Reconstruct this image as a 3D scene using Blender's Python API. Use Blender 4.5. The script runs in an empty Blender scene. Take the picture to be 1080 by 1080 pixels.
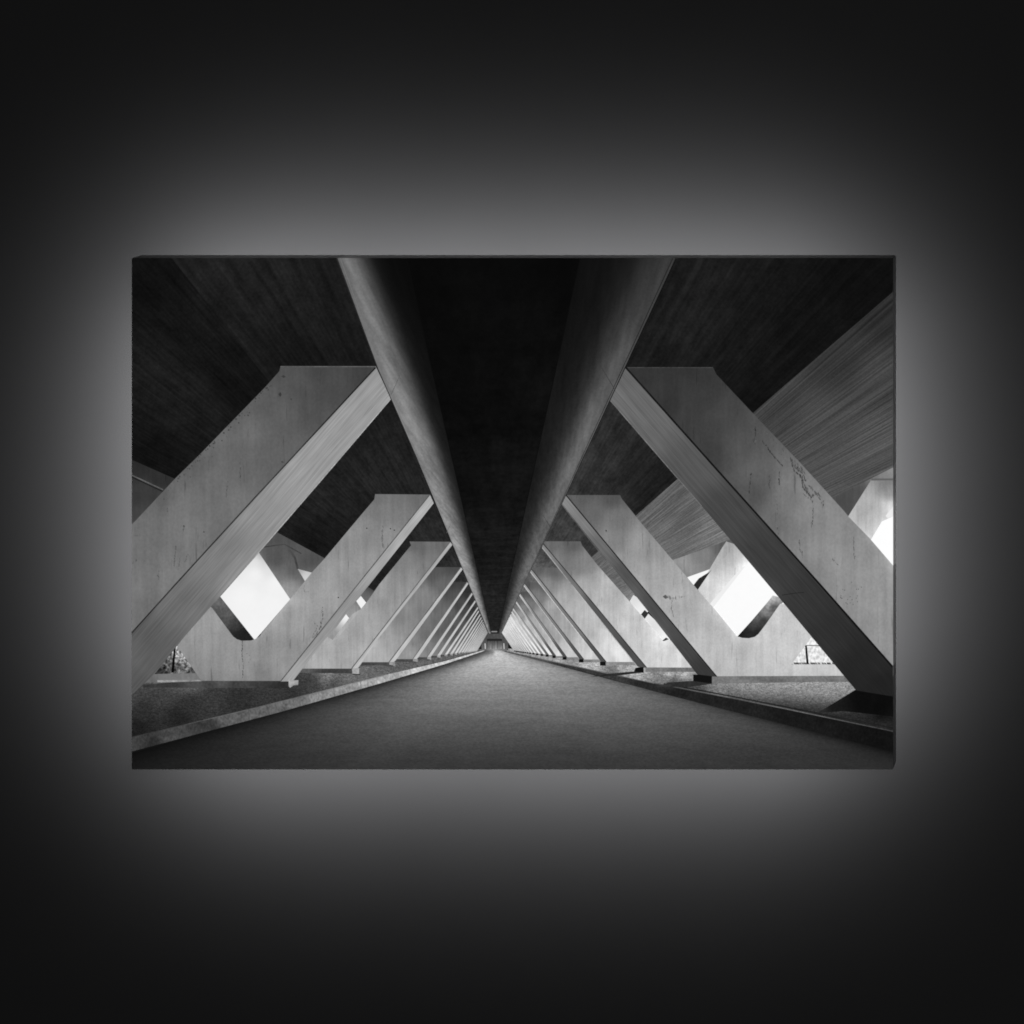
import bpy, math, random
from math import radians
random.seed(7)
S = bpy.context.scene
COL = S.collection

# ------------------------------------------------------------------ camera, light, exposure
# 1 photograph pixel = 1 mm on the front of the canvas; the canvas front lies in the plane y = 0
MM = 0.001
CX, CY = 540.0, 540.0
DEPTH = 38.0                      # depth of the canvas box, mm
WALL_Y = 0.169

def world(px, py, d=0.0):
    return ((px - CX) * MM, d * MM, (CY - py) * MM)

cam_d = bpy.data.cameras.new('camera')
cam = bpy.data.objects.new('camera', cam_d)
COL.objects.link(cam)
CAMX, CAMZ, CAMD = 0.722, 0.588, 4.0
cam.location = (CAMX, -CAMD, CAMZ)
cam.rotation_euler = (radians(90), 0, 0)
cam_d.sensor_width = 36
cam_d.lens = 36 * CAMD / 1.080
cam_d.shift_x = -CAMX / 1.080
cam_d.shift_y = -CAMZ / 1.080
cam_d.clip_end = 100
S.camera = cam

w = bpy.data.worlds.new('World')
S.world = w
w.use_nodes = True
bg = w.node_tree.nodes['Background']
bg.inputs[0].default_value = (0.9, 0.95, 1.0, 1)
bg.inputs[1].default_value = 0.004

S.view_settings.view_transform = 'Standard'
S.view_settings.look = 'None'
S.view_settings.gamma = 1
S.view_settings.use_curve_mapping = False
S.view_settings.exposure = 0
S.cycles.filter_width = 1.8

# added, unseen spot that lights the front of the canvas
ld = bpy.data.lights.new('front_fill_spot', 'SPOT')
ld.energy = 1430
ld.spot_size = radians(36)
ld.spot_blend = 0.8
ld.shadow_soft_size = 0.25
spot = bpy.data.objects.new('front_fill_spot', ld)
COL.objects.link(spot)
spot.location = (1.2, -5.5, 1.0)
from mathutils import Vector
spot.rotation_euler = (Vector((0.0, 0.0, 0.0)) - Vector(spot.location)).to_track_quat('-Z', 'Y').to_euler()

# LED strips behind the canvas that wash the wall
def led(name, px0, py0, px1, py1, power):
    l = bpy.data.lights.new(name, 'AREA')
    l.shape = 'RECTANGLE'
    l.size = abs(px1 - px0) * MM
    l.size_y = abs(py1 - py0) * MM
    l.energy = power
    l.color = (0.995, 0.995, 1.0)
    l.spread = radians(148)
    o = bpy.data.objects.new(name, l)
    COL.objects.link(o)
    o.location = world((px0 + px1) / 2, (py0 + py1) / 2, DEPTH + 8)
    o.rotation_euler = (radians(90), 0, 0)        # -Z of the lamp -> +Y (the wall)
    return o
LED = 10.9
led('led_strip', 170, 322, 850, 336, 1.58 * LED)
led('led_strip', 170, 786, 850, 800, 1.60 * LED)
led('led_strip', 150, 360, 164, 750, 1.22 * LED)
led('led_strip', 868, 360, 882, 750, 1.06 * LED)

# ------------------------------------------------------------------ materials
def nodes_of(name):
    m = bpy.data.materials.new(name)
    m.use_nodes = True
    nt = m.node_tree
    return m, nt, nt.nodes, nt.links, nt.nodes['Principled BSDF']

VX, VY = 522.0, 683.0

class NB:
    def __init__(s, nt): s.nt = nt; s.n = nt.nodes; s.l = nt.links
    def val(s, v):
        n = s.n.new('ShaderNodeValue'); n.outputs[0].default_value = v; return n.outputs[0]
    def math(s, op, a, b=None, clamp=False):
        n = s.n.new('ShaderNodeMath'); n.operation = op; n.use_clamp = clamp
        for i, x in enumerate((a, b)):
            if x is None: continue
            if isinstance(x, (int, float)): n.inputs[i].default_value = x
            else: s.l.new(x, n.inputs[i])
        return n.outputs[0]
    def attr(s, name):
        n = s.n.new('ShaderNodeAttribute'); n.attribute_name = name; return n
    def sep(s, v):
        n = s.n.new('ShaderNodeSeparateXYZ'); s.l.new(v, n.inputs[0]); return n.outputs
    def comb(s, x, y, z=0.0):
        n = s.n.new('ShaderNodeCombineXYZ')
        for i, q in enumerate((x, y, z)):
            if isinstance(q, (int, float)): n.inputs[i].default_value = q
            else: s.l.new(q, n.inputs[i])
        return n.outputs[0]
    def noise(s, x, y, fx, fy, z=0.0, detail=2.0, rough=0.55):
        v = s.comb(s.math('MULTIPLY', x, fx), s.math('MULTIPLY', y, fy), z)
        n = s.n.new('ShaderNodeTexNoise')
        n.inputs['Scale'].default_value = 1.0
        n.inputs['Detail'].default_value = detail
        n.inputs['Roughness'].default_value = rough
        s.l.new(v, n.inputs['Vector'])
        return n.outputs[0]

def canvas_bump(nb, bs, strength=0.15):
    """fine linen weave of the canvas"""
    tc = nb.n.new('ShaderNodeTexCoord')
    x, y, z = nb.sep(tc.outputs['Object'])
    wx = nb.math('SINE', nb.math('MULTIPLY', x, 6283 / 1.1))
    wz = nb.math('SINE', nb.math('MULTIPLY', z, 6283 / 1.1))
    b = nb.n.new('ShaderNodeBump')
    b.inputs['Strength'].default_value = strength
    b.inputs['Distance'].default_value = 0.0001
    nb.l.new(nb.math('MULTIPLY', wx, wz), b.inputs['Height'])
    nb.l.new(b.outputs[0], bs.inputs['Normal'])

SIDE_GLOSS = 0.95                                   # the folded sides are varnished
def ink_material(name, layers, persp=False, spots=None, gain=1.0):
    """Printed ink: the tone of the print, broken up by procedural grain.
    layers: (freq_x, freq_y, amplitude, detail); spots: (fx, fy, threshold, darkness)"""
    m, nt, N, L, bs = nodes_of(name)
    nb = NB(nt)
    tone = nb.attr('ink').outputs['Fac']
    px, py, _ = nb.sep(nb.attr('pp').outputs['Vector'])
    dx = nb.math('SUBTRACT', px, VX)
    ady = nb.math('MAXIMUM', nb.math('ABSOLUTE', nb.math('SUBTRACT', py, VY)), 0.8)
    gx = nb.math('MULTIPLY', nb.math('DIVIDE', dx, ady), 1.5)      # across and along the pictured road
    gy = nb.math('DIVIDE', 750.0, ady)
    x, y, _ = nb.sep(nb.attr('tx').outputs['Vector'])
    f = nb.val(gain)
    for i, lay in enumerate(layers):
        fx, fy, amp, det = lay[:4]
        if persp and len(lay) < 6:
            u, v = gx, gy
            if len(lay) == 5: u = nb.math('ADD', gx, nb.math('MULTIPLY', gy, lay[4]))
        else: u, v = x, y
        n = nb.noise(u, v, fx, fy, 3.7 * i + 1.3, det)
        f = nb.math('ADD', f, nb.math('MULTIPLY', nb.math('SUBTRACT', n, 0.5), 2 * amp))
    t = nb.math('MULTIPLY', tone, f)
    for j, (fx, fy, th, dark) in enumerate(spots or []):
        n = nb.noise(x, y, fx, fy, 11.1 + 5 * j, 4.0, 0.6)
        mask = nb.math('MULTIPLY', nb.math('SUBTRACT', n, th), 14.0, True)
        t = nb.math('MULTIPLY', t, nb.math('SUBTRACT', 1.0, nb.math('MULTIPLY', mask, dark)))
    t = nb.math('MINIMUM', nb.math('MAXIMUM', t, 0.03), 0.97)
    lin = nb.math('MULTIPLY', nb.math('POWER', t, 2.2), 0.97)
    c = nb.n.new('ShaderNodeCombineColor')
    L.new(lin, c.inputs[0]); L.new(nb.math('MULTIPLY', lin, 1.0), c.inputs[1]); L.new(nb.math('MULTIPLY', lin, 1.003), c.inputs[2])
    L.new(c.outputs[0], bs.inputs['Base Color'])
    geo = N.new('ShaderNodeNewGeometry')
    ny = nb.math('ABSOLUTE', nb.sep(geo.outputs['True Normal'])[1])
    L.new(nb.math('SUBTRACT', 0.75, nb.math('MULTIPLY', nb.math('LESS_THAN', ny, 0.5), 0.42)), bs.inputs['Roughness'])
    L.new(nb.math('ADD', 0.03, nb.math('MULTIPLY', nb.math('LESS_THAN', ny, 0.5), SIDE_GLOSS)), bs.inputs['Specular IOR Level'])
    canvas_bump(nb, bs)
    return m

T = (0, 1)       # marks a layer of grain that follows the paper, not the pictured depth
M = {
 'concrete': ink_material('printed_concrete', [(0.34, 0.016, 0.085, 3), (0.045, 0.035, 0.19, 5), (0.9, 0.7, 0.08, 2), (0.16, 0.012, 0.07, 2)], gain=0.99,
                          spots=[(0.55, 0.035, 0.64, 0.20), (0.22, 0.05, 0.68, 0.12), (0.5, 0.4, 0.74, 0.45)]),
 'board': ink_material('printed_board_marks', [(0.014, 0.85, 0.10, 2), (0.02, 0.20, 0.06, 2), (0.04, 1.5, 0.16, 2), (0.04, 0.03, 0.08, 2)],
                       spots=[(0.3, 0.3, 0.75, 0.4), (0.012, 0.45, 0.66, 0.18)]),
 'ceiling': ink_material('printed_ceiling_boards', [(60, 0.35, 0.28, 3), (9, 0.5, 0.22, 3), (30, 5.0, 0.26, 3), (0.35, 0.35, 0.26, 2) + T, (0.05, 0.05, 0.25, 2) + T], persp=True),
 'slab': ink_material('printed_slab_boards', [(80, 0.9, 0.50, 3), (9, 0.6, 0.05, 3), (26, 1.6, 0.14, 2), (0.6, 0.6, 0.14, 2) + T], persp=True, gain=0.94),
 'girder': ink_material('printed_girder_concrete', [(14, 1.2, 0.22, 3, -0.12), (5, 0.4, 0.18, 3), (40, 5, 0.18, 2, -0.10), (0.45, 0.45, 0.12, 3) + T], persp=True),
 'soffit': ink_material('printed_soffit', [(1.2, 3.2, 0.40, 3), (6, 0.8, 0.40, 3), (16, 10, 0.30, 2), (0.3, 0.3, 0.2, 2) + T], persp=True),
 'road': ink_material('printed_asphalt', [(0.32, 0.75, 0.22, 3) + T, (0.5, 0.9, 0.08, 3), (3, 1.5, 0.07, 2), (0.03, 0.30, 0.07, 3) + T, (0.8, 1.3, 0.14, 2) + T], persp=True, gain=1.09),
 'gravel': ink_material('printed_gravel', [(0.30, 0.65, 0.40, 2), (0.6, 1.2, 0.44, 2), (0.07, 0.2, 0.07, 2), (1.2, 1.2, 0.25, 1)]),
 'kerb': ink_material('printed_kerb_stone', [(0.10, 0.12, 0.34, 3), (0.45, 0.30, 0.42, 2)], gain=1.14),
 'foliage': ink_material('printed_foliage', [(0.34, 0.34, 1.6, 3), (0.15, 0.15, 0.6, 2)]),
 'glade': ink_material('printed_hedge', [(0.45, 0.3, 0.45, 3)]),
 'plain': ink_material('printed_plain', [(0.2, 0.2, 0.008, 2)]),
 'stain_shade': ink_material('printed_stain_shade', [(0.06, 0.06, 0.35, 3), (0.4, 0.4, 0.25, 2)]),  # stains and chips, also the ground shadows inked into the picture
}
MATN = list(M)

# ------------------------------------------------------------------ print builder
X0, X1, Y0, Y1 = 139.0, 942.0, 272.0, 811.5      # the flat front of the canvas, in photograph pixels
EXT = 3.0                                          # picture carried round the sides
R_C = 1.5
HEIGHT = {}                                         # how many inked sheets already lie on each 4 px cell

def rounded_rect():
    p = []
    for cx, cy, a0 in ((X1 - R_C, Y0 + R_C, -90), (X1 - R_C, Y1 - R_C, 0), (X0 + R_C, Y1 - R_C, 90), (X0 + R_C, Y0 + R_C, 180)):
        for k in range(5):
            a = radians(a0 + 22.5 * k)
            p.append((cx + R_C * math.cos(a), cy + R_C * math.sin(a)))
    return p
FRONT = rounded_rect()

def clip(poly, a, b):
    """keep what lies on the inner side of the edge a->b of a clockwise-on-screen convex outline"""
    ex, ey = b[0] - a[0], b[1] - a[1]
    out = []
    n = len(poly)
    if n == 0: return out
    prev = poly[-1]
    sp = ex * (prev[1] - a[1]) - ey * (prev[0] - a[0])
    for cur in poly:
        sc = ex * (cur[1] - a[1]) - ey * (cur[0] - a[0])
        if (sc >= 0) != (sp >= 0):
            t = sp / (sp - sc)
            out.append((prev[0] + t * (cur[0] - prev[0]), prev[1] + t * (cur[1] - prev[1])))
        if sc >= 0: out.append(cur)
        prev, sp = cur, sc
    return out

def clip_convex(poly, conv):
    for i in range(len(conv)):
        poly = clip(poly, conv[i], conv[(i + 1) % len(conv)])
        if len(poly) < 3: return []
    return poly

def rect(x0, y0, x1, y1): return [(x0, y0), (x1, y0), (x1, y1), (x0, y1)]

def area(p):
    return 0.5 * sum(p[i - 1][0] * p[i][1] - p[i][0] * p[i - 1][1] for i in range(len(p)))

def dedupe(p):
    o = []
    for q in p:
        if not o or abs(q[0] - o[-1][0]) + abs(q[1] - o[-1][1]) > 1e-4: o.append(q)
    if len(o) > 1 and abs(o[0][0] - o[-1][0]) + abs(o[0][1] - o[-1][1]) < 1e-4: o.pop()
    return o

def idw(pts, soft=30.0):
    """tone between sampled tones (x, y, 0-255)"""
    def f(x, y):
        s = t = 0.0
        for px, py, v in pts:
            d = 1.0 / ((x - px) ** 2 + (y - py) ** 2 + soft) ** 1.6
            s += d; t += d * v
        return t / s
    return f

OPENINGS = [[(272.5, 584), (306, 632), (268, 674), (232.5, 629.5)], [(787, 596), (815, 628), (778, 671), (752.5, 640)],
            [(945, 544), (930, 550), (918, 568), (945, 600)], [(683, 648), (703, 671), (697, 675), (680, 654)], [(668, 628), (680, 641), (676, 648), (664, 634)]]
def glare(x, y):
    """the photograph's own bloom round its white openings, part of the printed tone"""
    best = 1e9
    for P in OPENINGS:
        if abs(x - P[0][0]) > 90 or abs(y - P[0][1]) > 120: continue
        for i in range(len(P)):
            ax, ay = P[i - 1]; bx, by = P[i]
            dx, dy = bx - ax, by - ay
            t = max(0.0, min(1.0, ((x - ax) * dx + (y - ay) * dy) / (dx * dx + dy * dy)))
            best = min(best, math.hypot(x - ax - t * dx, y - ay - t * dy))
    return 20.0 * math.exp(-best / 6.0) if best < 40 else 0.0
def const(v): return lambda x, y: v

class Sheet:
    """one printed element: a mesh of flat inked faces on the canvas"""
    def __init__(s): s.v = []; s.f = []; s.mi = []; s.ink = []; s.pp = []; s.tx = []
    def _face(s, poly, ink, mat, side, lift, tex):
        poly = dedupe(poly)
        if len(poly) < 3: return
        a = area(poly)
        if abs(a) < 1e-3: return
        if a < 0: poly = poly[::-1]
        i0 = len(s.v)
        for x, y in poly:
            k = DEPTH / EXT
            if side == 'front': p = world(x, y, -lift)
            elif side == 'right': p = world(X1 + lift, y, (x - X1) * k)
            elif side == 'left': p = world(X0 - lift, y, (X0 - x) * k)
            elif side == 'top': p = world(x, Y0 - lift, (Y0 - y) * k)
            else: p = world(x, Y1 + lift, (y - Y1) * k)
            s.v.append(p)
            g = ink(x, y)
            if mat in ('concrete', 'slab', 'board'): g = min(max(g, 246), g + glare(x, y))
            s.ink.append(max(0.0, g) / 255.0)
            s.pp.append((x, y, 0.0))
            s.tx.append(tex(x, y))
        s.f.append(tuple(range(i0, i0 + len(poly)))[::-1])
        s.mi.append(MATN.index(mat))
    def add(s, poly, ink, mat, cell=5.0, tex=None, seed=None):
        if not callable(ink): ink = const(ink)
        sd = random.uniform(0, 400) if seed is None else seed
        if tex is None: tex = lambda x, y: (x + sd, y + sd * 0.7, 0.0)
        regs = [('front', None)]
        xs = [p[0] for p in poly]; ys = [p[1] for p in poly]
        if max(xs) > X1: regs.append(('right', rect(X1, Y0 + .5, X1 + EXT, Y1 - .5)))
        if min(xs) < X0: regs.append(('left', rect(X0 - EXT, Y0 + .5, X0, Y1 - .5)))
        if min(ys) < Y0: regs.append(('top', rect(X0 + .5, Y0 - EXT, X1 - .5, Y0)))
        if max(ys) > Y1: regs.append(('bottom', rect(X0 + .5, Y1, X1 - .5, Y1 + EXT)))
        for side, r in regs:
            base = clip_convex(poly, FRONT if r is None else r)
            if len(base) < 3: continue
            bx = [p[0] for p in base]; by = [p[1] for p in base]
            hm = HEIGHT.setdefault(side, {})
            hs = 4.0 if side == 'front' else 1.5
            cover = []
            for gj in range(int(min(by) // hs), int(max(by) // hs) + 1):
                row = clip(clip(base, (0, gj * hs - .1), (1, gj * hs - .1)), (1, (gj + 1) * hs + .1), (0, (gj + 1) * hs + .1))
                if len(row) < 3: continue
                rx = [p[0] for p in row]
                for gi in range(int(min(rx) // hs), int(max(rx) // hs) + 1):
                    c = clip(clip(row, (gi * hs - .1, 1), (gi * hs - .1, 0)), (gi * hs + hs + .1, 0), (gi * hs + hs + .1, 1))
                    if len(c) >= 3 and abs(area(c)) > 1e-6: cover.append((gi, gj))
            level = 1 + max([hm.get(q, 0) for q in cover] or [0])
            for q in cover: hm[q] = level
            lift = (0.008 if side == 'front' else 0.003) * level
            nx = max(1, int(math.ceil((max(bx) - min(bx)) / cell)))
            ny = max(1, int(math.ceil((max(by) - min(by)) / cell)))
            for j in range(ny):
                row = clip(clip(base, (0, min(by) + j * cell), (1, min(by) + j * cell)),
                           (1, min(by) + (j + 1) * cell), (0, min(by) + (j + 1) * cell))
                if len(row) < 3: continue
                for i in range(nx):
                    xa = min(bx) + i * cell
                    c = clip(clip(row, (xa, 1), (xa, 0)), (xa + cell, 0), (xa + cell, 1))
                    if len(c) >= 3: s._face(c, ink, mat, side, lift, tex)
        return s
    def stroke(s, pts, width, ink, mat='stain_shade', taper=False):
        """a thin printed line"""
        n = len(pts)
        L, R = [], []
        for i, (x, y) in enumerate(pts):
            a = pts[max(0, i - 1)]; b = pts[min(n - 1, i + 1)]
            dx, dy = b[0] - a[0], b[1] - a[1]
            d = math.hypot(dx, dy) or 1
            wd = width / 2 * ((1 - 0.75 * i / (n - 1)) if taper else 1)
            L.append((x - dy / d * wd, y + dx / d * wd)); R.append((x + dy / d * wd, y - dx / d * wd))
        s.add(L + R[::-1], ink, mat, 30)
    def crack(s, pts, width, ink, density=1.7):
        """a broken line of small chips and stains"""
        for (ax, ay), (bx, by) in zip(pts, pts[1:]):
            n = max(2, int(math.hypot(bx - ax, by - ay) * density))
            for i in range(n):
                if random.random() < 0.3: continue
                t = (i + random.random()) / n
                x, y = ax + t * (bx - ax) + random.gauss(0, .35 * width), ay + t * (by - ay)
                r = width * random.uniform(.2, .6)
                h = r * random.uniform(.8, 3.6)
                s.add([(x - r, y), (x - .2 * r, y - h), (x + r * .8, y - .3 * h), (x + r * .4, y + h)], ink + random.uniform(-12, 18), 'stain_shade', 30)
    def build(s, name, parent):
        me = bpy.data.meshes.new(name)
        me.from_pydata(s.v, [], s.f)
        for k in MATN: me.materials.append(M[k])
        me.polygons.foreach_set('material_index', s.mi)
        a = me.attributes.new('ink', 'FLOAT', 'POINT'); a.data.foreach_set('value', s.ink)
        for nm, dat in (('pp', s.pp), ('tx', s.tx)):
            a = me.attributes.new(nm, 'FLOAT_VECTOR', 'POINT')
            a.data.foreach_set('vector', [q for t in dat for q in t])
        used = sorted(set(s.mi))
        # keep only the materials this sheet uses
        remap = {old: i for i, old in enumerate(used)}
        keep = [me.materials[i] for i in used]
        me.materials.clear()
        for k in keep: me.materials.append(k)
        me.polygons.foreach_set('material_index', [remap[i] for i in s.mi])
        me.update()
        o = bpy.data.objects.new(name, me)
        COL.objects.link(o)
        o.parent = parent
        return o

# ------------------------------------------------------------------ the wall
def mesh_obj(name, verts, faces, mat, parent=None):
    me = bpy.data.meshes.new(name)
    me.from_pydata(verts, [], faces)
    me.materials.append(mat)
    me.update()
    o = bpy.data.objects.new(name, me)
    COL.objects.link(o)
    if parent: o.parent = parent
    return o

mw, nt, N, L, bs = nodes_of('dark_wall_paint')
nb = NB(nt)
tc = N.new('ShaderNodeTexCoord')
x, y, z = nb.sep(tc.outputs['Object'])
n1 = nb.noise(x, z, 5, 5, 0.3, 4)
n2 = nb.noise(x, z, 420, 420, 0.9, 2)
f = nb.math('ADD', nb.math('MULTIPLY', n1, 0.0008), 0.0050)
c = N.new('ShaderNodeCombineColor')
L.new(f, c.inputs[0]); L.new(nb.math('MULTIPLY', f, 1.0), c.inputs[1]); L.new(nb.math('MULTIPLY', f, 1.02), c.inputs[2])
L.new(c.outputs[0], bs.inputs['Base Color'])
bs.inputs['Roughness'].default_value = 0.9
bs.inputs['Specular IOR Level'].default_value = 0.0
b = N.new('ShaderNodeBump')
b.inputs['Strength'].default_value = 0.06
b.inputs['Distance'].default_value = 0.0004
L.new(n2, b.inputs['Height']); L.new(b.outputs[0], bs.inputs['Normal'])
W = 3.0
wall = mesh_obj('wall', [(-W, WALL_Y, -W), (W, WALL_Y, -W), (W, WALL_Y, W), (-W, WALL_Y, W),
                         (-W, WALL_Y + .1, -W), (W, WALL_Y + .1, -W), (W, WALL_Y + .1, W), (-W, WALL_Y + .1, W)],
                [(0, 1, 2, 3), (5, 4, 7, 6), (4, 0, 3, 7), (1, 5, 6, 2), (3, 2, 6, 7), (4, 5, 1, 0)], mw)
wall['label'] = 'plain dark wall washed by the light glowing out from behind the canvas'
wall['category'] = 'wall'
wall['kind'] = 'structure'

# ------------------------------------------------------------------ the canvas
root = bpy.data.objects.new('canvas_print', None)
COL.objects.link(root)
root.location = (0, 0, 0)
root['label'] = 'backlit canvas with a black-and-white photograph of slanting concrete pillars along an underpass'
root['category'] = 'canvas print'

mb, nt, N, L, bs = nodes_of('black_canvas_back')
nb = NB(nt)
tcn = N.new('ShaderNodeTexCoord')
x, y, z = nb.sep(tcn.outputs['Object'])
k = nb.math('ADD', nb.math('MULTIPLY', nb.noise(x, z, 300, 300, 0, 2), 0.006), 0.006)
c = N.new('ShaderNodeCombineColor')
for i in range(3): L.new(k, c.inputs[i])
L.new(c.outputs[0], bs.inputs['Base Color'])
bs.inputs['Roughness'].default_value = 0.8
bs.inputs['Specular IOR Level'].default_value = 0.1

def prism(outline, d0, d1, inset=0.0):
    n = len(outline)
    v = [world(p[0], p[1], d0) for p in outline] + [world(p[0], p[1], d1) for p in outline]
    fs = [tuple(range(n))[::-1], tuple(range(n, 2 * n))]
    for i in range(n):
        j = (i + 1) % n
        fs.append((i, j, n + j, n + i))
    return v, fs
cxm, cym = (X0 + X1) / 2, (Y0 + Y1) / 2
inner = [(cxm + (p[0] - cxm) * (1 - 0.3 / 400), cym + (p[1] - cym) * (1 - 0.3 / 270)) for p in FRONT]
v, fs = prism(inner, 0.2, DEPTH)
mesh_obj('stretcher_frame', v, fs, mb, root)
for (px, py) in ((260, 360), (820, 360), (260, 720), (820, 720)):
    ring = [(px + 9 * math.cos(radians(a)), py + 9 * math.sin(radians(a))) for a in range(0, 360, 20)]
    v, fs = prism(ring, DEPTH, WALL_Y / MM)
    mesh_obj('wall_spacer', v, fs, mb, root)

# base of the print (deep shadow of the underpass)
sh = Sheet()
sh.add(rect(130, 262, 952, 822), 24, 'plain', 60)
picture = sh.build('printed_picture', root)

def along(ax, ay, bx, by, scale=1.0):
    """texture coordinates that run along a->b"""
    d = math.hypot(bx - ax, by - ay); ux, uy = (bx - ax) / d, (by - ay) / d
    sd = random.uniform(0, 300)
    return lambda x, y: (((x - ax) * ux + (y - ay) * uy) / scale + sd, (-(x - ax) * uy + (y - ay) * ux) / scale + sd, 0.0)

def homo(s, sd=None):
    q = random.uniform(0, 400) if sd is None else sd
    return lambda x, y: ((x - VX) / s + q, (y - VY) / s + q * 0.61, 0.0)

# ---- ceiling, left and right
sh = Sheet()
sh.add([(130, 262), (345, 262), (522, 683), (522, 690), (130, 500)],
       idw([(150, 300, 20), (200, 350, 26), (260, 400, 22), (160, 400, 31), (200, 440, 30), (160, 480, 22), (300, 540, 32), (330, 570, 27),
            (340, 520, 36), (380, 480, 32), (430, 520, 36), (400, 440, 30), (420, 470, 33), (470, 560, 42), (490, 620, 50), (420, 600, 34), (500, 650, 62)]), 'ceiling')
sh.add([(173, 262), (352, 262), (470, 552), (395, 526), (285, 404)],
       idw([(200, 290, 33), (240, 330, 31), (280, 390, 28), (230, 280, 34), (300, 300, 33), (340, 340, 31), (380, 380, 29), (350, 280, 30), (320, 380, 24), (430, 500, 36)]), 'ceiling')
sh.build('printed_ceiling', picture)
sh = Sheet()
sh.add([(952, 262), (700, 262), (522, 683), (522, 690), (952, 302)],
       idw([(740, 300, 30), (720, 350, 31), (800, 300, 25), (900, 290, 17), (850, 340, 20), (800, 400, 22), (790, 430, 20), (760, 380, 27), (700, 380, 27),
            (650, 440, 40), (640, 490, 47), (670, 500, 36), (690, 510, 33), (620, 520, 52), (600, 560, 60), (690, 545, 32), (630, 580, 55), (560, 620, 92), (545, 650, 110)]), 'ceiling')
sh.build('printed_ceiling', picture)

# ---- lighter board-marked slab on the right and the outer edge beams
sh = Sheet()
sh.add([(952, 299), (797, 433), (675, 540), (522, 683), (713.7, 592.5), (765, 571), (878, 525), (952, 488)],
       idw([(930, 330, 46), (880, 380, 56), (820, 430, 66), (930, 400, 68), (860, 450, 76), (930, 470, 84), (870, 510, 84), (760, 500, 85), (720, 540, 98),
            (700, 560, 104), (750, 560, 118), (660, 610, 112), (690, 590, 110), (620, 600, 100)]), 'slab')
sh.add([(640, 600), (700, 592), (694, 634), (668, 627.6), (663, 634.5), (640, 624)], idw([(655, 612, 105), (665, 625, 118)]), 'slab')
sh.build('printed_slab', picture)
sh = Sheet()
# right edge beam, the outer arms and the sky
sh.add([(952, 488), (878, 525), (765, 571), (700, 594), (690, 612), (745, 655), (762, 600), (860, 560), (952, 560)],
       idw([(720, 600, 140), (745, 585, 125), (758, 580, 85), (752, 592, 120), (900, 520, 78), (890, 530, 72), (940, 498, 135), (930, 502, 120)]), 'concrete')
sh.build('printed_edge_beam', picture)
sh = Sheet()
sh.add([(130, 481), (184.5, 505), (296, 563.5), (341, 588), (420, 640), (330, 690), (200, 640), (130, 570)],
       idw([(150, 495, 46), (170, 505, 48), (150, 520, 62), (165, 525, 60), (145, 545, 70), (300, 572, 80), (330, 592, 78), (290, 590, 78), (310, 600, 92), (290, 610, 108), (305, 622, 140),
            (325, 600, 100), (390, 616, 62), (395, 622, 80), (385, 630, 110), (372, 645, 150), (350, 660, 150)]), 'concrete')
sh.stroke([(130, 497), (172, 516.5)], 1.3, 92)
sh.stroke([(130, 499), (172, 518.5)], 1.0, 30)
sh.stroke([(305, 580), (311, 588), (314, 600)], 2.2, 70)
sh.stroke([(278, 577), (300, 574), (318, 584)], 1.0, 62)
sh.build('printed_edge_beam', picture)

def sky_patch(*a):
    Sheet().add(*a).build('printed_sky', picture)
sky_patch([(272.5, 582), (306, 632), (268, 676), (232, 629.5)], idw([(278, 590, 205), (276, 586, 165), (272, 592, 236), (285, 600, 225), (270, 605, 244), (290, 615, 244), (260, 630, 245), (285, 640, 244), (268, 665, 245)]), 'plain', 3)
sky_patch([(314, 600), (329, 604), (322, 613.5)], idw([(317, 602, 160), (326, 604, 195), (322, 608, 215)]), 'plain', 3)
sky_patch([(380.6, 628.5), (386.2, 635.6), (381, 642), (375.8, 634)], 240, 'plain')
sky_patch([(365, 647.8), (370.5, 655), (357, 674), (353, 664)], idw([(365, 651, 246), (366, 655, 235), (360, 662, 180), (355, 668, 140)]), 'plain', 2)
sky_patch([(781, 588), (797, 594), (830, 640), (778, 674), (750, 640)], 246, 'plain', 12)
sky_patch([(725, 608.7), (751, 599.5), (752, 603), (732, 620)], 243, 'plain')
sky_patch([(668, 627.5), (690, 641), (676, 650), (664, 634)], idw([(670, 634, 215), (675, 642, 235)]), 'plain')
sky_patch([(683, 646.5), (712, 674), (697, 676), (679, 653)], idw([(684, 652, 226), (690, 660, 215), (695, 668, 225), (700, 672, 245)]), 'plain')
sky_patch([(952, 540), (930, 550), (912, 570), (952, 612)], 247, 'plain', 12)

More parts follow.
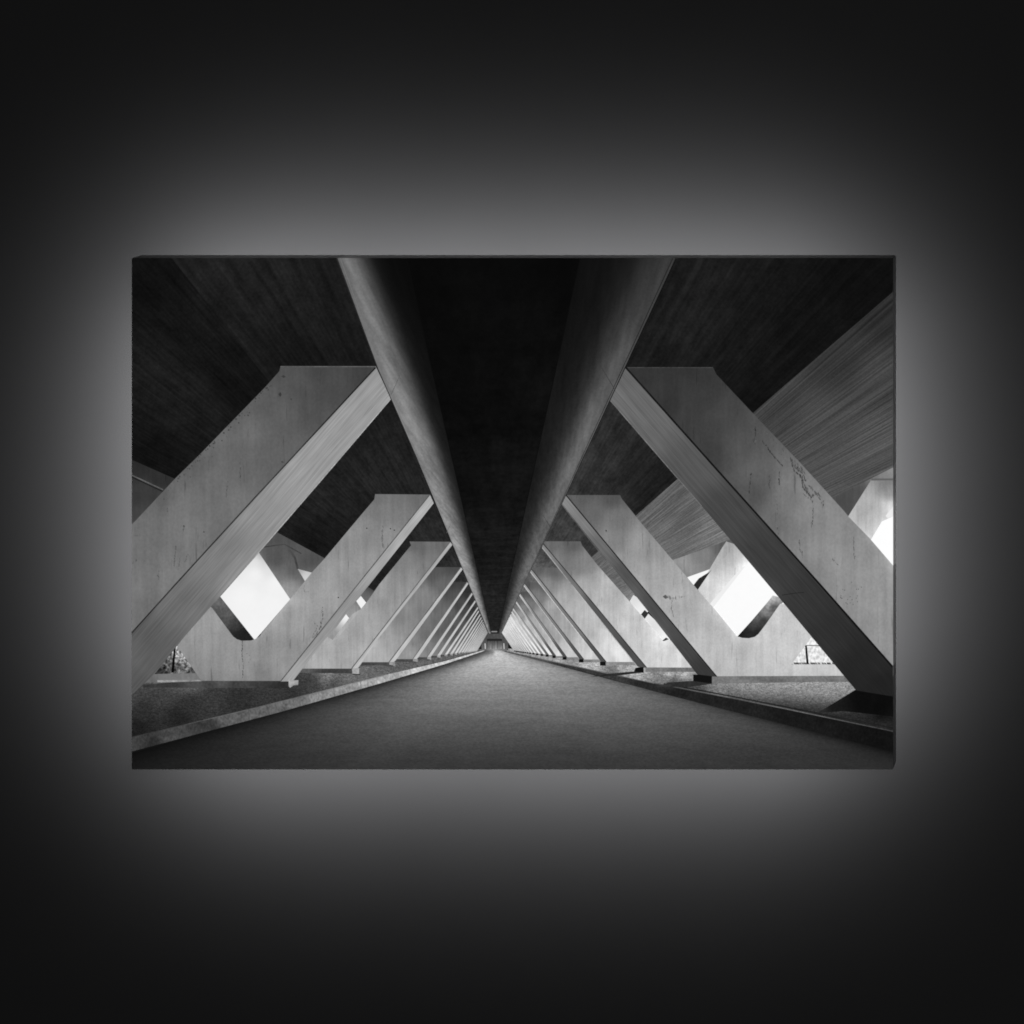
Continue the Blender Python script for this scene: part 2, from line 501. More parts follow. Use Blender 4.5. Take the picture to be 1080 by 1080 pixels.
# outer row of slanting arms seen through the gaps, right
def outer_arm(polys):
    sh = Sheet()
    for pts, ink, mat in polys: sh.add(pts, ink, mat, 4)
    return sh.build('printed_outer_pillar', picture)
outer_arm([([(762, 577), (766, 571), (778, 575), (792, 590), (787, 596), (750, 643), (736, 621.5)],
            idw([(765, 582, 160), (775, 590, 180), (755, 600, 178), (745, 620, 200), (750, 630, 205), (765, 608, 205), (768, 612, 225), (782, 596, 225), (756, 632, 228)]), 'concrete'),
           ([(778, 603), (787, 596), (752, 641), (748.5, 637)], 232, 'plain'),
           ([(749.4, 602.5), (751, 600), (736, 622), (731.5, 617), (737, 610)], 44, 'plain')])
outer_arm([([(680, 643.2), (684, 647), (679.3, 653.6), (675.5, 648.7)], 52, 'plain')])
outer_arm([([(919, 505.8), (952, 506), (952, 540), (930, 550), (915, 575), (894, 545.5)],
            idw([(935, 508, 118), (940, 520, 140), (915, 535, 165), (925, 540, 178), (910, 560, 190), (940, 535, 200), (945, 536, 225)]), 'concrete'),
           ([(919, 504.6), (952, 504.6), (952, 506.4), (919, 506.8)], 95, 'plain'),
           ([(952, 522), (952, 542), (936, 546), (934, 544)], 228, 'plain')])

def verge_tone(f):
    ys = (718, 723, 729, 735, 740, 746, 753, 760, 775)
    vs = (146, 142, 130, 106, 80, 58, 42, 36, 40)
    def g(x, y):
        v = f(x, y)
        w = min(1.0, max(0.0, (x - 752) / 25.0)) * min(1.0, max(0.0, (930 - x) / 40.0))
        if w <= 0: return v
        yy = y - (x - 830) * 0.06
        t = vs[0] if yy < ys[0] else vs[-1]
        for i in range(len(ys) - 1):
            if ys[i] <= yy < ys[i + 1]: t = vs[i] + (yy - ys[i]) / (ys[i + 1] - ys[i]) * (vs[i + 1] - vs[i])
        return v * (1 - w) + t * w
    return g
# ---- ground at the sides, fences and planting beyond
sh = Sheet()
sh.add([(130, 700), (300, 700), (521, 683.5), (511, 686), (405, 712.5), (270, 746), (130, 780)],
       idw([(140, 735, 66), (170, 730, 62), (230, 730, 58), (290, 730, 56), (150, 750, 46), (200, 745, 50), (250, 740, 48), (145, 768, 34), (190, 758, 38), (320, 728, 60), (330, 721, 62),
            (310, 735, 48), (345, 714, 125), (370, 714, 105), (350, 722, 72), (385, 712, 100), (420, 703, 95), (450, 697, 95), (170, 713, 118), (200, 713, 120)]), 'gravel', 4)
sh.add([(130, 707), (212, 708.5), (214, 718.5), (168, 719), (130, 722)], idw([(150, 713, 108), (200, 712, 122), (205, 716, 118)]), 'concrete')
sh.build('printed_gravel', picture)
sh = Sheet()
sh.add([(952, 690), (720, 690), (522, 683.5), (532, 686.5), (690, 721), (825, 747.3), (952, 774)],
       verge_tone(idw([(840, 722, 138), (800, 724, 136), (870, 722, 144), (765, 724, 126), (895, 728, 120), (775, 733, 92), (820, 733, 104), (860, 733, 102), (810, 739, 72), (860, 740, 70), (785, 738, 66), (840, 744, 52), (870, 747, 40),
            (930, 755, 24), (900, 758, 36), (930, 766, 42), (860, 752, 44), (722, 712, 178), (705, 710.5, 182), (735, 713, 150), (700, 715.5, 110), (735, 727, 70), (722, 722, 66), (710, 719, 84), (668, 705, 170), (655, 706, 160),
            (650, 710, 96), (622, 699.5, 176), (600, 697, 130), (590, 694, 160)], 6)), 'gravel', 4)
sh.build('printed_gravel', picture)
sh = Sheet()
sh.add([(952, 690), (895, 690), (850, 650), (830, 655), (795, 690), (795, 699.5), (952, 701.5)], idw([(855, 675, 238), (840, 690, 226), (860, 690, 222), (845, 685, 215)]), 'glade')
sh.add([(790, 699), (952, 701), (952, 713), (790, 712.8)], idw([(840, 704, 205), (860, 708, 200), (880, 710, 190), (835, 711, 190)]), 'concrete')
for i in range(16):
    xx = 834 + i * 2.9 + random.uniform(-1, 1)
    sh.add([(xx, 698.6), (xx + random.uniform(1.5, 4), 698.8), (xx + 3, 700.9), (xx + .4, 700.4)], random.choice((60, 90, 120)), 'plain', 30)
sh.build('printed_hedge', picture)
sh = Sheet()
sh.add([(849, 680.5), (851, 680.5), (853, 700.6), (850.6, 700.6)], 22, 'plain', 30)
sh.stroke([(849, 680.7), (864, 680.9)], 0.9, 100, 'plain')
sh.build('printed_fence_post', picture)
sh = Sheet()
sh.add([(186.3, 676), (209, 710), (158, 711), (166, 703)], idw([(187, 686, 200), (197, 700, 140), (178, 700, 90), (168, 706, 50), (190, 706, 95), (203, 707, 70)]), 'foliage', 3)
sh.build('printed_hedge', picture)
sh = Sheet()
sh.add([(183.4, 683), (185.4, 683), (183.4, 709.4), (180.6, 709.4)], 14, 'plain', 30)
sh.build('printed_fence_post', picture)

# ---- road and kerbs
def road_tone(x, y):
    ys = (684, 690, 697, 706, 715, 724, 736, 748, 762, 778, 795, 822)
    vs = (196, 184, 172, 158, 143, 127, 113, 100, 85, 71, 58, 46)
    v = vs[-1]
    for i in range(len(ys) - 1):
        if y < ys[i + 1]:
            t = max(0.0, (y - ys[i]) / (ys[i + 1] - ys[i])); v = vs[i] + t * (vs[i + 1] - vs[i]); break
    left = 797 - (x - 130) * 0.2795 if x < 522 else 684        # height of the kerb lines at x
    right = 687 + (x - 532) * 0.2565 if x > 522 else 684
    a = (x - 522.0) / max(3.0, y - 683.0)
    v *= 1 - 0.48 * min(1.0, max(0.0, (-a - 1.0) / 2.2)) ** 1.2
    v *= 1 - 0.20 * min(1.0, max(0.0, (a - 1.2) / 2.4))
    v *= 1 - 0.45 * math.exp(-max(0.0, y - left) / (2 + (y - 683) * 0.07)) * (x < 522)
    v *= 1 - (0.22 + 0.42 * min(1.0, (y - 683) / 90.0)) * math.exp(-max(0.0, y - right) / (1.5 + (y - 683) * 0.05)) * (x > 522)
    return v
sh = Sheet()
sh.add([(130, 797), (297.5, 750), (405, 719.4), (470, 701), (510, 686.3), (517, 685), (527, 685), (532, 687), (690, 729), (945, 793), (952, 795), (952, 822), (130, 822)],
       road_tone, 'road', 4)
sh.build('printed_road', picture)
sh = Sheet()
kt = along(140, 784, 520, 684)
sh.add([(130, 779.6), (270, 746), (405, 712.2), (470, 697), (511, 685.6), (511, 686.4), (470, 700.2), (405, 719.6), (297.5, 750.4), (130, 795)],
       idw([(145, 784, 56), (180, 775, 64), (240, 758, 82), (300, 745, 105), (350, 731, 122), (400, 716, 145), (450, 704, 170), (500, 690, 180), (300, 749, 70), (220, 769, 50), (160, 787, 42)]), 'kerb', 3, kt)
sh.stroke([(130, 779.8), (270, 746.4), (405, 712.6)], 0.9, idw([(140, 777, 64), (270, 746, 96), (400, 713, 140)]))
for tx_ in (195, 262, 316, 352, 380):
    t = (tx_ - 130) / (405 - 130)
    sh.stroke([(tx_, 779.6 - t * 67), (tx_ + 1, 795 - t * 75)], 0.6, idw([(tx_, 779 - t * 67, 62 + 50 * t)]))
sh.build('printed_kerb', picture)
sh = Sheet()
kt = along(945, 783, 522, 684)
sh.add([(952, 773.8), (825, 747), (690, 720.8), (640, 709.4), (532, 686.2), (532, 687.4), (640, 715), (690, 729.2), (771, 750), (952, 795.2)],
       idw([(940, 780, 19), (850, 762, 24), (780, 745, 30), (720, 733, 30), (690, 725, 38), (640, 713, 50), (600, 704, 48), (560, 694, 70)]), 'kerb', 3, kt)
sh.stroke([(952, 773.4), (825, 746.8), (770, 735.8), (690, 720.4)], 1.1, idw([(945, 772, 70), (820, 746, 96), (700, 722, 86)]))
sh.stroke([(952, 770), (825, 744.8), (770, 734), (700, 721)], 1.3, 34)
sh.stroke([(690, 720.6), (640, 710), (560, 692.5)], 0.8, 110)
sh.build('printed_kerb', picture)

# ---- far end of the underpass
sh = Sheet()
sh.add([(508, 664), (536, 664), (536, 686), (508, 686)], idw([(522, 667, 32), (522, 671, 80), (522, 675, 52), (520, 680, 95), (522, 684, 160)]), 'stain_shade', 2)
sh.add([(513.5, 673.5), (529.5, 673.5), (529.5, 676), (513.5, 676)], 40, 'plain', 30)
for i in range(9):
    xx = 514 + i * 1.8
    sh.stroke([(xx, 676), (xx, 684.5)], 0.8, idw([(xx, 676, 40 + 20 * (i % 2)), (xx, 684, 120 + 35 * (i % 3))]), 'plain')
sh.build('printed_far_wall', picture)

# ---- pillars, far to near
left_top = {1: (396.5, 386.5), 2: (453.6, 521.5), 3: (475, 571.3), 4: (486.3, 598), 5: (492.8, 613.7), 6: (497.6, 625), 7: (501, 633), 8: (503.8, 640)}
left_foot = {2: (296, 718.5), 3: (371, 705), 4: (410.4, 698.2), 5: (435.5, 695), 6: (450.5, 693), 7: (461, 691.4)}
right_top = {3: (571, 570.8), 4: (559.4, 598.5), 5: (552.6, 614), 6: (547.6, 624), 7: (544, 632.3), 8: (540.4, 639.5)}
right_foot = {3: (682, 703.7), 4: (639.4, 698), 5: (616, 695.4), 6: (598, 693), 7: (586.5, 691.7), 8: (579, 690.6)}
def dyk(k): return 1.0 / (0.003367 + 0.00276 * (k - 1))
for k in range(9, 23):
    d = dyk(k)
    left_top[k] = (521 - 0.417 * d, 683 - d)
    right_top[k] = (522.5 + 0.434 * d, 683 - d)
for k in range(8, 23):
    xd = 1.0 / (0.0167 + 0.00245 * (k - 7)); left_foot[k] = (521 - xd, 683.9 + 0.125 * xd)
for k in range(9, 23):
    xd = 1.0 / (0.0175 + 0.0022 * (k - 8)); right_foot[k] = (522.5 + xd, 683.9 + 0.118 * xd)

def paler(f, k): return lambda x, y: f(x, y) * k
def far_pillar(side, k):
    s = dyk(k) / dyk(3)
    T, F = (left_top if side < 0 else right_top)[k], (left_foot if side < 0 else right_foot)[k]
    wd = 46 * s * side
    sh = Sheet()
    fade = min(1.0, max(0.0, (k - 4) / 6.0))
    mx, my = (T[0] + F[0]) / 2, (T[1] + F[1]) / 2
    if side < 0:
        mid = {4: 134, 5: 110, 6: 96, 7: 91, 8: 89, 9: 90, 10: 96}.get(k, 96 + 8 * (k - 10))
        top, bot = mid * 0.56, mid + 38
        na, nbt = 184 + 14 * fade - 3 * max(0, k - 8), 192 + 14 * fade - 2 * max(0, k - 8)
    else:
        mid = {4: 182, 5: 168, 6: 162, 7: 176, 8: 200, 9: 226, 10: 236}.get(k, 242)
        top, bot = {4: 92, 5: 84, 6: 80, 7: 92, 8: 112, 9: 140, 10: 175}.get(k, 215), min(247, mid + 36)
        na, nbt = 150 + 70 * fade, 78 + 85 * max(0, fade - .5) * 2
    tones = idw([(T[0] + side * 6 * s, T[1] + 1, top), (T[0] + side * 30 * s, T[1] + 4 * s, top * 1.05), (T[0] + side * 22 * s, T[1] + 22 * s, top * .55 + mid * .45), (T[0] + side * 48 * s, T[1] + 45 * s, mid * .95),
                 (mx + side * 20 * s, my, mid), (mx + side * 3, my, mid * .96), (F[0] + side * 15 * s, F[1] - 12 * s, bot), (F[0] + side * 60 * s, F[1] - 2, bot), (F[0] + side * 50 * s, F[1] - 40 * s, bot)], 30 * s * s)
    sh.add([(T[0] + wd, T[1]), T, F, (F[0] + 2.2 * wd, F[1]), ((T[0] + F[0]) / 2 + 2.2 * wd, (T[1] + F[1]) / 2)], tones, 'concrete', max(1.5, 5 * s), homo(s * 0.9))
    # plinth strip and block under the foot
    sh.add([(F[0] + 1.8 * wd, F[1]), F, (F[0], F[1] + 4.6 * s), (F[0] + 1.8 * wd, F[1] + 4.6 * s)], 74 if side < 0 else 128, 'stain_shade', 6)
    n1 = (T[0] - side * 2.2 * s, T[1] + 3.2 * s)
    n2 = (F[0] - side * 9.4 * s, F[1] - 2.6 * s)
    sh.add([T, n1, n2, (F[0] - side * 6 * s, F[1] + 0.2), F], idw([(T[0], T[1] + 2 * s, na), ((T[0] + F[0]) / 2, (T[1] + F[1]) / 2, (na * .55 + nbt * .45)), (F[0], F[1], nbt)]), 'board', max(1.5, 5 * s), along(*T, *F, s))
    sh.add([(F[0] - side * 0.5 * s, F[1] - .3), (F[0] - side * 8.5 * s, F[1] - .3), (F[0] - side * 8.5 * s, F[1] + 5 * s), (F[0] - side * 0.5 * s, F[1] + 5.2 * s)],
           150 if side < 0 else 24, 'stain_shade', 6)
    if side < 0:
        sh.stroke([(F[0] + 0.5 * s, F[1] + 4.4 * s), (F[0] + 6 * s, F[1] + 5.3 * s)], 1.4 * s, 60)
    sh.stroke([T, F], 1.3 * s, 96 + 30 * fade if side < 0 else 56 + 60 * fade + (60 if k > 8 else 0))
    if side > 0: sh.stroke([n1, n2], 0.7 * s, 215)
    return sh.build('printed_pillar', picture)

for k in range(22, 3, -1):
    far_pillar(-1, k); far_pillar(1, k)

# third pillars, with a glimpse of their forks
sh = Sheet()
sh.add([(432, 571), (475, 571.3), (371, 705), (312, 705), (318, 690), (340, 665), (346, 672), (352, 675.2), (356, 673.4), (386.3, 636), (400, 616.3), (433.7, 575)],
       paler(idw([(440, 575, 96), (465, 574, 98), (430, 590, 118), (450, 592, 116), (410, 620, 140), (425, 620, 138), (380, 655, 150), (400, 655, 150), (350, 690, 160), (375, 690, 158), (325, 702, 158)]), 1.06), 'concrete', 4, homo(1.0))
sh.add([(318, 705), (371, 705), (371.5, 710), (314, 709.4)], idw([(330, 706, 88), (340, 709, 62)]), 'stain_shade')
sh.add([(475, 571.3), (477.3, 574.5), (400, 672.5), (380, 701.5), (377, 705.2), (371, 705)], idw([(475, 574, 172), (440, 618, 170), (400, 668, 178), (375, 702, 186)]), 'board', 4, along(475, 571, 371, 705, .8))
sh.add([(371.6, 704.6), (379, 704.6), (379, 710.8), (371.8, 710.4)], 158, 'stain_shade')
sh.stroke([(372, 711), (380, 711.2)], 1.1, 52)
sh.stroke([(475, 571.3), (423, 638), (371, 705)], 1.0, 96)
sh.build('printed_pillar', picture)
sh = Sheet()
sh.add([(571, 570.8), (612.5, 570.8), (614, 575), (630, 595.5), (664, 634), (699, 675.4), (705, 674), (740, 690), (740, 704), (682, 703.7)],
       paler(idw([(580, 574, 95), (605, 574, 86), (590, 590, 110), (615, 590, 120), (620, 620, 158), (640, 625, 172), (650, 660, 182), (665, 650, 182), (680, 690, 194), (710, 685, 202), (715, 700, 196)]), 1.06), 'concrete', 4, homo(1.0))
sh.add([(681, 703.7), (735, 704), (735, 708.4), (681, 708.4)], 118, 'stain_shade')
sh.add([(571, 570.8), (570.3, 575), (672, 702.5), (676, 703.8), (682, 703.8)], idw([(572, 576, 130), (600, 611, 115), (630, 645, 84), (675, 700, 74)]), 'board', 4, along(571, 571, 682, 704, .8))
sh.add([(698.6, 675.6), (702.6, 672.2), (705.6, 674), (700.5, 676)], 62, 'plain')
sh.add([(670.5, 704.2), (674, 703.6), (679, 703.4), (679, 709.4), (668.5, 708.6)], 22, 'plain')
sh.stroke([(571, 570.8), (627, 637.5), (682, 703.8)], 1.0, 50)
sh.stroke([(572, 577.5), (672, 702.4)], 0.8, 170)
sh.add([(668.5, 708), (679, 709), (650, 712.5), (622, 713.6), (640, 710.5)], 46, 'stain_shade', 4)  # ground shadow at the pillar foot, inked as a dark patch
sh.build('printed_pillar', picture)

# second pillars: whole forks
sh = Sheet()
sh.add([(246, 671), (221, 638), (228, 622), (232.7, 629.7), (268.2, 674.5), (262, 677), (253, 676.5)],
       idw([(232, 634, 100), (228, 640, 95), (240, 645, 88), (238, 655, 72), (248, 660, 60), (258, 670, 38), (250, 670, 40), (255, 675, 32)], 4), 'stain_shade', 3)
sh.add([(395.8, 521), (453.6, 521.5), (296, 718.5), (212.5, 717.8), (186.2, 680.4), (178, 668), (200, 620), (224, 641.2), (246, 671), (250, 674), (255, 675.6), (265, 675.4), (270, 673.6), (274, 670.8), (306, 632), (330, 602.6), (342.5, 589), (381, 543), (395, 526.5)],
       paler(idw([(400, 524, 104), (440, 524, 96), (405, 540, 118), (425, 540, 112), (390, 560, 128), (410, 565, 128), (370, 590, 136), (385, 600, 138), (330, 630, 143), (350, 640, 143), (290, 690, 140), (310, 670, 146),
            (250, 690, 138), (220, 680, 136), (215, 655, 142), (225, 710, 128), (280, 712, 122), (200, 688, 132), (295, 705, 134)]), 1.06), 'concrete', 4, homo(1.45))
sh.add([(151, 722), (185, 719.2), (212, 718), (300, 718), (306, 719), (306, 725.6), (212, 725.4), (151, 724.8)], idw([(165, 722, 58), (220, 720, 74), (260, 722, 66), (300, 724, 52)]), 'stain_shade', 4)
sh.add([(166, 717.2), (210, 716.8), (213, 718.2), (188, 719.2), (166, 719.4)], 150, 'stain_shade')
sh.add([(453.6, 521.5), (457.6, 530.6), (391, 615), (345, 671.5), (312, 714.5), (309, 718.4), (296, 718.6)],
       idw([(454, 528, 168), (430, 560, 166), (400, 595, 160), (370, 632, 148), (340, 668, 146), (310, 708, 158)]), 'board', 4, along(454, 522, 296, 718))
sh.add([(304.6, 717.6), (315, 717.2), (314.6, 722.4), (310, 722.6), (306, 725.2), (304.6, 723.4)], 160, 'stain_shade')
sh.stroke([(453.6, 521.5), (377, 617), (296, 718.6)], 1.1, 88)
sh.crack([(256, 676), (255.4, 690), (257, 704), (256, 716)], 0.9, 74)
sh.crack([(257, 690), (262, 689), (265, 694), (262, 699)], 0.7, 96)
sh.crack([(340, 640), (340.5, 652), (338, 662), (332, 672)], 1.1, 88)
sh.crack([(332, 657), (336, 661), (331, 668), (330, 673)], 0.8, 96)
sh.crack([(321, 615), (321, 624), (327, 624)], 0.7, 104)
sh.crack([(404, 555), (403, 568), (405, 578)], 1.5, 104)
for q in ((387, 557), (412, 557.5), (416, 559), (357, 630)):
    sh.add([(q[0] - .9, q[1]), (q[0], q[1] - .9), (q[0] + .9, q[1]), (q[0], q[1] + .9)], 52, 'plain', 30)
sh.build('printed_pillar', picture)
sh = Sheet()
sh.add([(777.5, 671.5), (792.5, 655), (810, 634.5), (815, 628), (830, 632), (824, 637), (808, 660), (800, 671), (792, 674), (784, 674)],
       idw([(815, 630, 180), (811, 638, 165), (806, 645, 125), (815, 640, 80), (800, 652, 90), (805, 655, 62), (795, 660, 72), (790, 668, 44), (798, 667, 40), (783, 672, 36)], 3), 'stain_shade', 3)
sh.add([(597, 522), (654, 522), (656, 526), (676, 551), (736, 622), (753.7, 642), (777.5, 671), (783, 672.6), (790, 673), (796, 671.6), (800, 668.5), (808, 658), (823, 636.5), (860, 640), (870, 660), (855, 673), (826, 713), (755.5, 713.2)],
       paler(idw([(610, 525, 82), (645, 525, 78), (625, 540, 92), (650, 545, 106), (650, 570, 122), (670, 575, 132), (690, 610, 150), (660, 595, 140), (715, 640, 162), (725, 655, 166), (750, 670, 172), (740, 690, 176),
            (790, 690, 174), (770, 708, 170), (815, 670, 190), (830, 650, 196), (845, 675, 186), (820, 705, 178), (832, 690, 186)]), 1.06), 'concrete', 4, homo(1.45))
sh.add([(751, 713), (895, 712.6), (900, 718.6), (751, 720.8)], idw([(770, 716, 112), (850, 716, 118), (880, 715, 112)]), 'stain_shade', 5)
sh.add([(597, 522), (592, 530.5), (640, 590), (688, 650), (735.6, 711.4), (742, 713.4), (756, 713.4)],
       idw([(598, 528, 128), (615, 548, 120), (635, 578, 102), (660, 606, 84), (690, 645, 72), (720, 682, 68), (745, 710, 58)]), 'board', 4, along(597, 522, 756, 713))
sh.add([(731.2, 711.2), (738, 711.4), (751, 713), (751, 720.8), (731.2, 719)], 22, 'plain')
sh.stroke([(597, 522), (676, 617), (756, 713.4)], 1.3, 36)
sh.stroke([(592.5, 532), (640, 591.5)], 0.8, 92)
sh.add([(731, 718), (751, 721), (726, 724.6), (694, 724), (705, 719.5)], 50, 'stain_shade', 4)  # shadow in front of the foot block, inked into the picture
sh.crack([(700, 630), (704, 629), (709, 631), (722, 629)], 1.6, 120)
sh.crack([(709, 632), (708, 640), (711, 652)], 1.2, 124)
sh.add([(699, 629), (702, 627), (705, 630), (702, 631.6)], 92, 'stain_shade', 30)
sh.add([(638.6, 558.6), (640.2, 559.2), (639.4, 561.4)], 30, 'plain', 30)
sh.build('printed_pillar', picture)

# nearest pillars
sh = Sheet()
sh.add([(296, 386), (396.5, 386), (396.5, 388.4), (287.5, 505), (270, 523.7), (186, 615), (139, 667), (126, 681.5), (126, 566.5), (145, 547), (185, 504.4), (210, 480), (280, 408), (294.6, 391.5)],
       idw([(300, 390, 78), (340, 390, 68), (380, 390, 66), (310, 405, 82), (350, 410, 72), (300, 440, 92), (330, 440, 84), (260, 460, 102), (300, 480, 98), (280, 430, 88), (230, 500, 108), (250, 530, 114), (190, 540, 114), (210, 570, 118),
            (160, 560, 112), (170, 600, 120), (145, 620, 116), (145, 640, 108), (170, 525, 98), (215, 485, 96)]), 'concrete', 5, homo(2.2))
sh.add([(396.5, 386.4), (412.3, 420.5), (340, 505), (270, 586), (245, 615), (227.5, 634), (195, 671), (164, 710), (140, 732), (126, 745), (126, 681.5), (139, 667), (186, 615), (270, 523.7), (287.5, 505)],
       idw([(400, 400, 142), (405, 418, 148), (360, 450, 148), (370, 460, 152), (320, 490, 146), (330, 505, 150), (280, 540, 138), (290, 555, 140), (230, 590, 122), (250, 600, 130), (190, 640, 106), (210, 645, 112), (150, 690, 96), (165, 700, 94),
            (145, 720, 88), (150, 665, 92)]), 'board', 5, along(400, 400, 150, 690, 1.5))
sh.stroke([(396.5, 387.4), (287.5, 505), (270, 523.7), (186, 615.4), (139, 667.6), (130, 677.5)], 1.5, idw([(390, 393, 34), (280, 512, 56), (190, 610, 54), (145, 661, 44)]))
sh.stroke([(296, 386.6), (396, 386.6)], 0.9, 92)
sh.stroke([(412, 421), (340, 505.2), (270, 586), (228, 633.6)], 0.9, idw([(400, 434, 176), (300, 550, 165), (235, 625, 120)]))
for pts in ([(186, 575), (184, 590), (183.5, 597)], [(198, 585), (195, 593)], [(190, 588), (188.5, 598)], [(169, 595), (167, 606), (168, 612)], [(194, 555), (193, 562)],
            [(254, 482), (253, 496), (253.5, 508)], [(240, 508), (239, 524)], [(176, 536), (177, 544)], [(140, 594), (147, 589)], [(141, 565), (148, 565)]):
    sh.crack(pts, 1.0, 86)
for q in ((295.5, 416, 1.6, 2.6, 56), (299, 397, 2.6, 1.6, 60), (307, 421, 1.2, 1.2, 64), (215, 561, 1, 1, 74), (194, 555, 1.2, 1.6, 80), (298, 487, 1.6, 1.2, 80)):
    sh.add([(q[0] - q[2], q[1]), (q[0], q[1] - q[3]), (q[0] + q[2], q[1] + .3), (q[0] + .2, q[1] + q[3])], q[4], 'stain_shade', 30)
for i in range(70):          # pitted outer edge
    t = random.random()
    xx, yy = 287 - 118 * t, 402 + 121 * t
    o_ = random.expovariate(0.35)
    r = random.uniform(.4, 1.1)
    xx += o_ * .75; yy += o_ * .7
    sh.add([(xx - r, yy), (xx, yy - r), (xx + r, yy + .2), (xx, yy + r * 1.3)], 62 + 20 * t, 'stain_shade', 30)
sh.build('printed_pillar', picture)

sh = Sheet()
sh.add([(903, 727), (952, 733), (952, 757), (890, 750), (862, 752), (880, 741)], idw([(910, 740, 16), (930, 745, 14), (880, 745, 26), (868, 750, 42), (940, 752, 18)]), 'stain_shade', 4)  # dark ground shadow under the nearest right pillar, inked as tone
sh.add([(660, 387.2), (752, 387.2), (755.6, 394.8), (795.7, 437.6), (843, 487), (890, 538.7), (896, 546), (917.5, 568), (945, 600), (956, 613), (956, 719), (945, 706.5), (865, 616), (760, 499)],
       idw([(680, 392, 50), (740, 392, 52), (700, 420, 54), (740, 420, 60), (760, 440, 68), (720, 450, 60), (780, 470, 78), (750, 480, 62), (800, 500, 98), (790, 520, 84), (830, 520, 118), (820, 550, 106), (850, 540, 128), (860, 580, 132),
            (890, 590, 136), (850, 600, 122), (920, 620, 142), (900, 650, 134), (935, 680, 140), (935, 620, 150)]), 'concrete', 5, homo(2.2))
sh.add([(660, 387.2), (643.6, 422), (740, 533), (820, 628), (903, 728), (952, 736), (956, 719), (945, 706.5), (865, 616), (760, 499)],
       idw([(660, 396, 96), (652, 418, 104), (690, 440, 98), (680, 460, 98), (730, 490, 84), (720, 505, 82), (770, 535, 70), (760, 550, 66), (810, 590, 60), (800, 600, 58), (850, 640, 54), (870, 680, 48), (905, 710, 40), (930, 720, 36), (930, 700, 42)]),
       'board', 5, along(655, 400, 930, 715, 1.5))
sh.stroke([(660, 387.4), (760, 499.4), (865, 616.4), (945, 707), (952, 715)], 2.0, idw([(700, 432, 26), (800, 545, 24), (900, 657, 20)]))
sh.stroke([(662, 387.6), (752, 387.6)], 0.9, 66)
sh.stroke([(643.8, 422.4), (740, 533.4)], 0.8, 112)
sh.stroke([(825, 627.5), (838, 625.5), (848, 624.6)], 0.8, 40)
random.seed(21)
for pts, wd, dn in (([(797, 444), (806, 455), (822, 470), (832, 482)], 1.0, .8), ([(834, 484), (839, 493), (846, 499)], 2.0, 2.4), ([(838, 486), (846, 494), (849, 500)], 1.5, 2.0),
                    ([(844, 502), (848, 510), (852, 518)], 2.0, 2.2), ([(849, 516), (856, 524), (862, 520), (866, 524)], 2.0, 2.0), ([(853, 512), (860, 519), (865, 527)], 1.6, 2.0),
                    ([(846, 520), (854, 526), (858, 529)], 1.5, 1.5), ([(866, 531), (869, 528), (868, 535)], 1.2, 1.4), ([(800, 455), (798, 463), (796, 469)], 1.2, 1.6), ([(815, 470), (826, 482), (840, 500)], .9, .8)):
    sh.crack(pts, wd * .8, 78, dn * .8)
for pts in ([(834, 486), (838, 497), (846, 503), (847, 514), (856, 525)], [(838, 490), (846, 497), (850, 508)], [(857, 528), (858, 542), (856, 556)], [(818, 523), (820, 535), (820, 548)],
            [(796, 450), (797, 459), (794, 466)], [(822, 497), (822, 512)], [(845, 580), (847, 588)], [(878, 590), (884, 596)], [(900, 565), (901, 590)], [(820, 555), (821, 565)], [(843, 570), (844, 582)],
            [(804, 465), (815, 480), (826, 492)], [(792, 500), (790, 520)], [(812, 500), (811, 518)]):
    sh.crack(pts, 1.1, 56 if pts[0][1] < 520 else 94)
for i in range(26):
    xx, yy = random.gauss(896, 9), random.gauss(633, 10)
    if xx < 868 + (yy - 616) * 0.889: continue
    sh.add([(xx - .6, yy), (xx, yy - .6), (xx + .6, yy), (xx, yy + .9)], 92, 'stain_shade', 30)
sh.build('printed_pillar', picture)

# ---- the central girder: two rounded edges and the dark soffit between
def tube_ink(side):
    o, i = (-0.411, -0.226) if side < 0 else (0.4665, 0.2195)
    def f(x, y):
        dy = max(1.0, VY - y)
        a = (x - 522.0) / dy
        u = min(1.0, max(0.0, (a - o) / (i - o)))
        far = min(1.0, max(0.0, (y - 272) / 330.0))
        if side < 0:
            mid = 0.40 + 0.30 * far
            hi = 87 + 55 * far
            lo = 13 + 20 * far
            edge = hi * (1.0 + 0.22 * math.exp(-((u - 0.18) / 0.16) ** 2) * (1 - 0.7 * far))
            v = lo + (edge - lo) / (1 + math.exp((u - mid - 0.02) / (0.085 + 0.02 * far)))
        else:
            mid = 0.36 + 0.22 * far
            hi = 58 + 44 * far
            lo = 17 + 18 * far
            bump = 1.0 + 0.22 * math.exp(-((u - 0.25) / 0.2) ** 2) * math.exp(-((y - 450) / 110) ** 2)
            v = lo + (hi * bump - lo) / (1 + math.exp((u - mid) / 0.13))
        return v
    return f
sh = Sheet()
def line(r, y): return 522.0 + r * (VY - y)
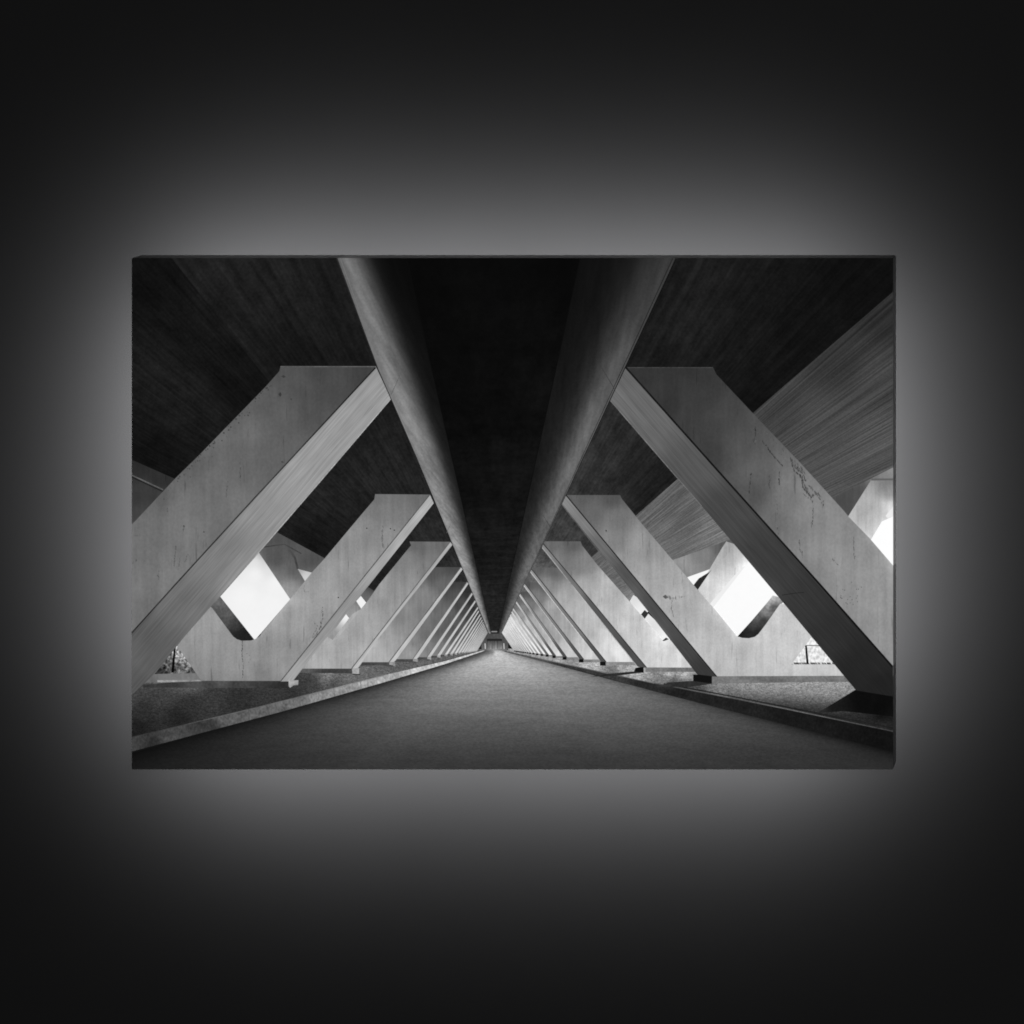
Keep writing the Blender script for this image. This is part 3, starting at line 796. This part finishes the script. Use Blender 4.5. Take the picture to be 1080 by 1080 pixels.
sh.add([(line(-0.236, 262), 262), (line(0.224, 262), 262), (line(0.224, 668), 668), (line(-0.236, 668), 668)],
       idw([(450, 280, 10), (520, 280, 11), (590, 280, 11), (470, 400, 12), (520, 400, 14), (560, 400, 17), (490, 500, 17), (530, 500, 21), (500, 580, 25), (530, 580, 28), (520, 640, 36)]), 'soffit', 6)
LE = [(262, -.405), (300, -.408), (350, -.414), (390, -.4195), (425, -.4165), (480, -.4115), (545, -.409), (668, -.411)]
sh.add([(line(-0.226, 262), 262), (line(-0.226, 668), 668)] + [(line(r, y), y) for y, r in LE[::-1]], tube_ink(-1), 'girder', 3)
sh.add([(line(0.4665, 262), 262), (line(0.2195, 262), 262), (line(0.2195, 668), 668), (line(0.4665, 668), 668)], tube_ink(1), 'girder', 3)
sh.stroke([(line(r, y), y) for y, r in LE], 1.5, 42, 'plain', taper=True)
sh.stroke([(line(r + .009, y), y) for y, r in LE], 0.8, 112, 'plain', taper=True)
for r, wd, v in ((-0.226, 1.0, 14), (0.2195, 1.1, 15), (0.4655, 1.2, idw([(680, 340, 18), (600, 520, 30), (535, 660, 95)])), (0.457, 0.9, 34)):
    a, b_ = (line(r, 262), 262), (line(r, 668), 668)
    sh.stroke([a, ((a[0] + b_[0]) / 2, (a[1] + b_[1]) / 2), b_], wd, v, 'plain', taper=True)
for yy in (410, 556):
    d_ = VY - yy
    far = (yy - 272) / 400
    sh.stroke([(522 + 0.462 * d_, yy), (522 + 0.42 * d_, yy - 0.07 * d_), (522 + 0.39 * d_, yy - 0.12 * d_)], 0.7, 44 + 30 * far, 'stain_shade', taper=True)
    sh.stroke([(522 - 0.40 * d_, yy + 6), (522 - 0.355 * d_, yy + 6 - 0.10 * d_)], 0.6, 70 + 40 * far, 'stain_shade', taper=True)
sh.build('printed_girder', picture)
sh = Sheet()
sh.add([(514, 668.5), (530, 668.5), (530.5, 673.5), (513.5, 673.5)], 78, 'stain_shade', 30)
sh.add([(518.5, 665.4), (524.5, 665.4), (524.5, 666.6), (518.5, 666.6)], 140, 'plain', 30)
for xx in (511.6, 531.4):
    sh.stroke([(xx, 678.5), (xx + .3, 684.4)], 0.9, 205, 'plain')
sh.build('printed_far_wall', picture)
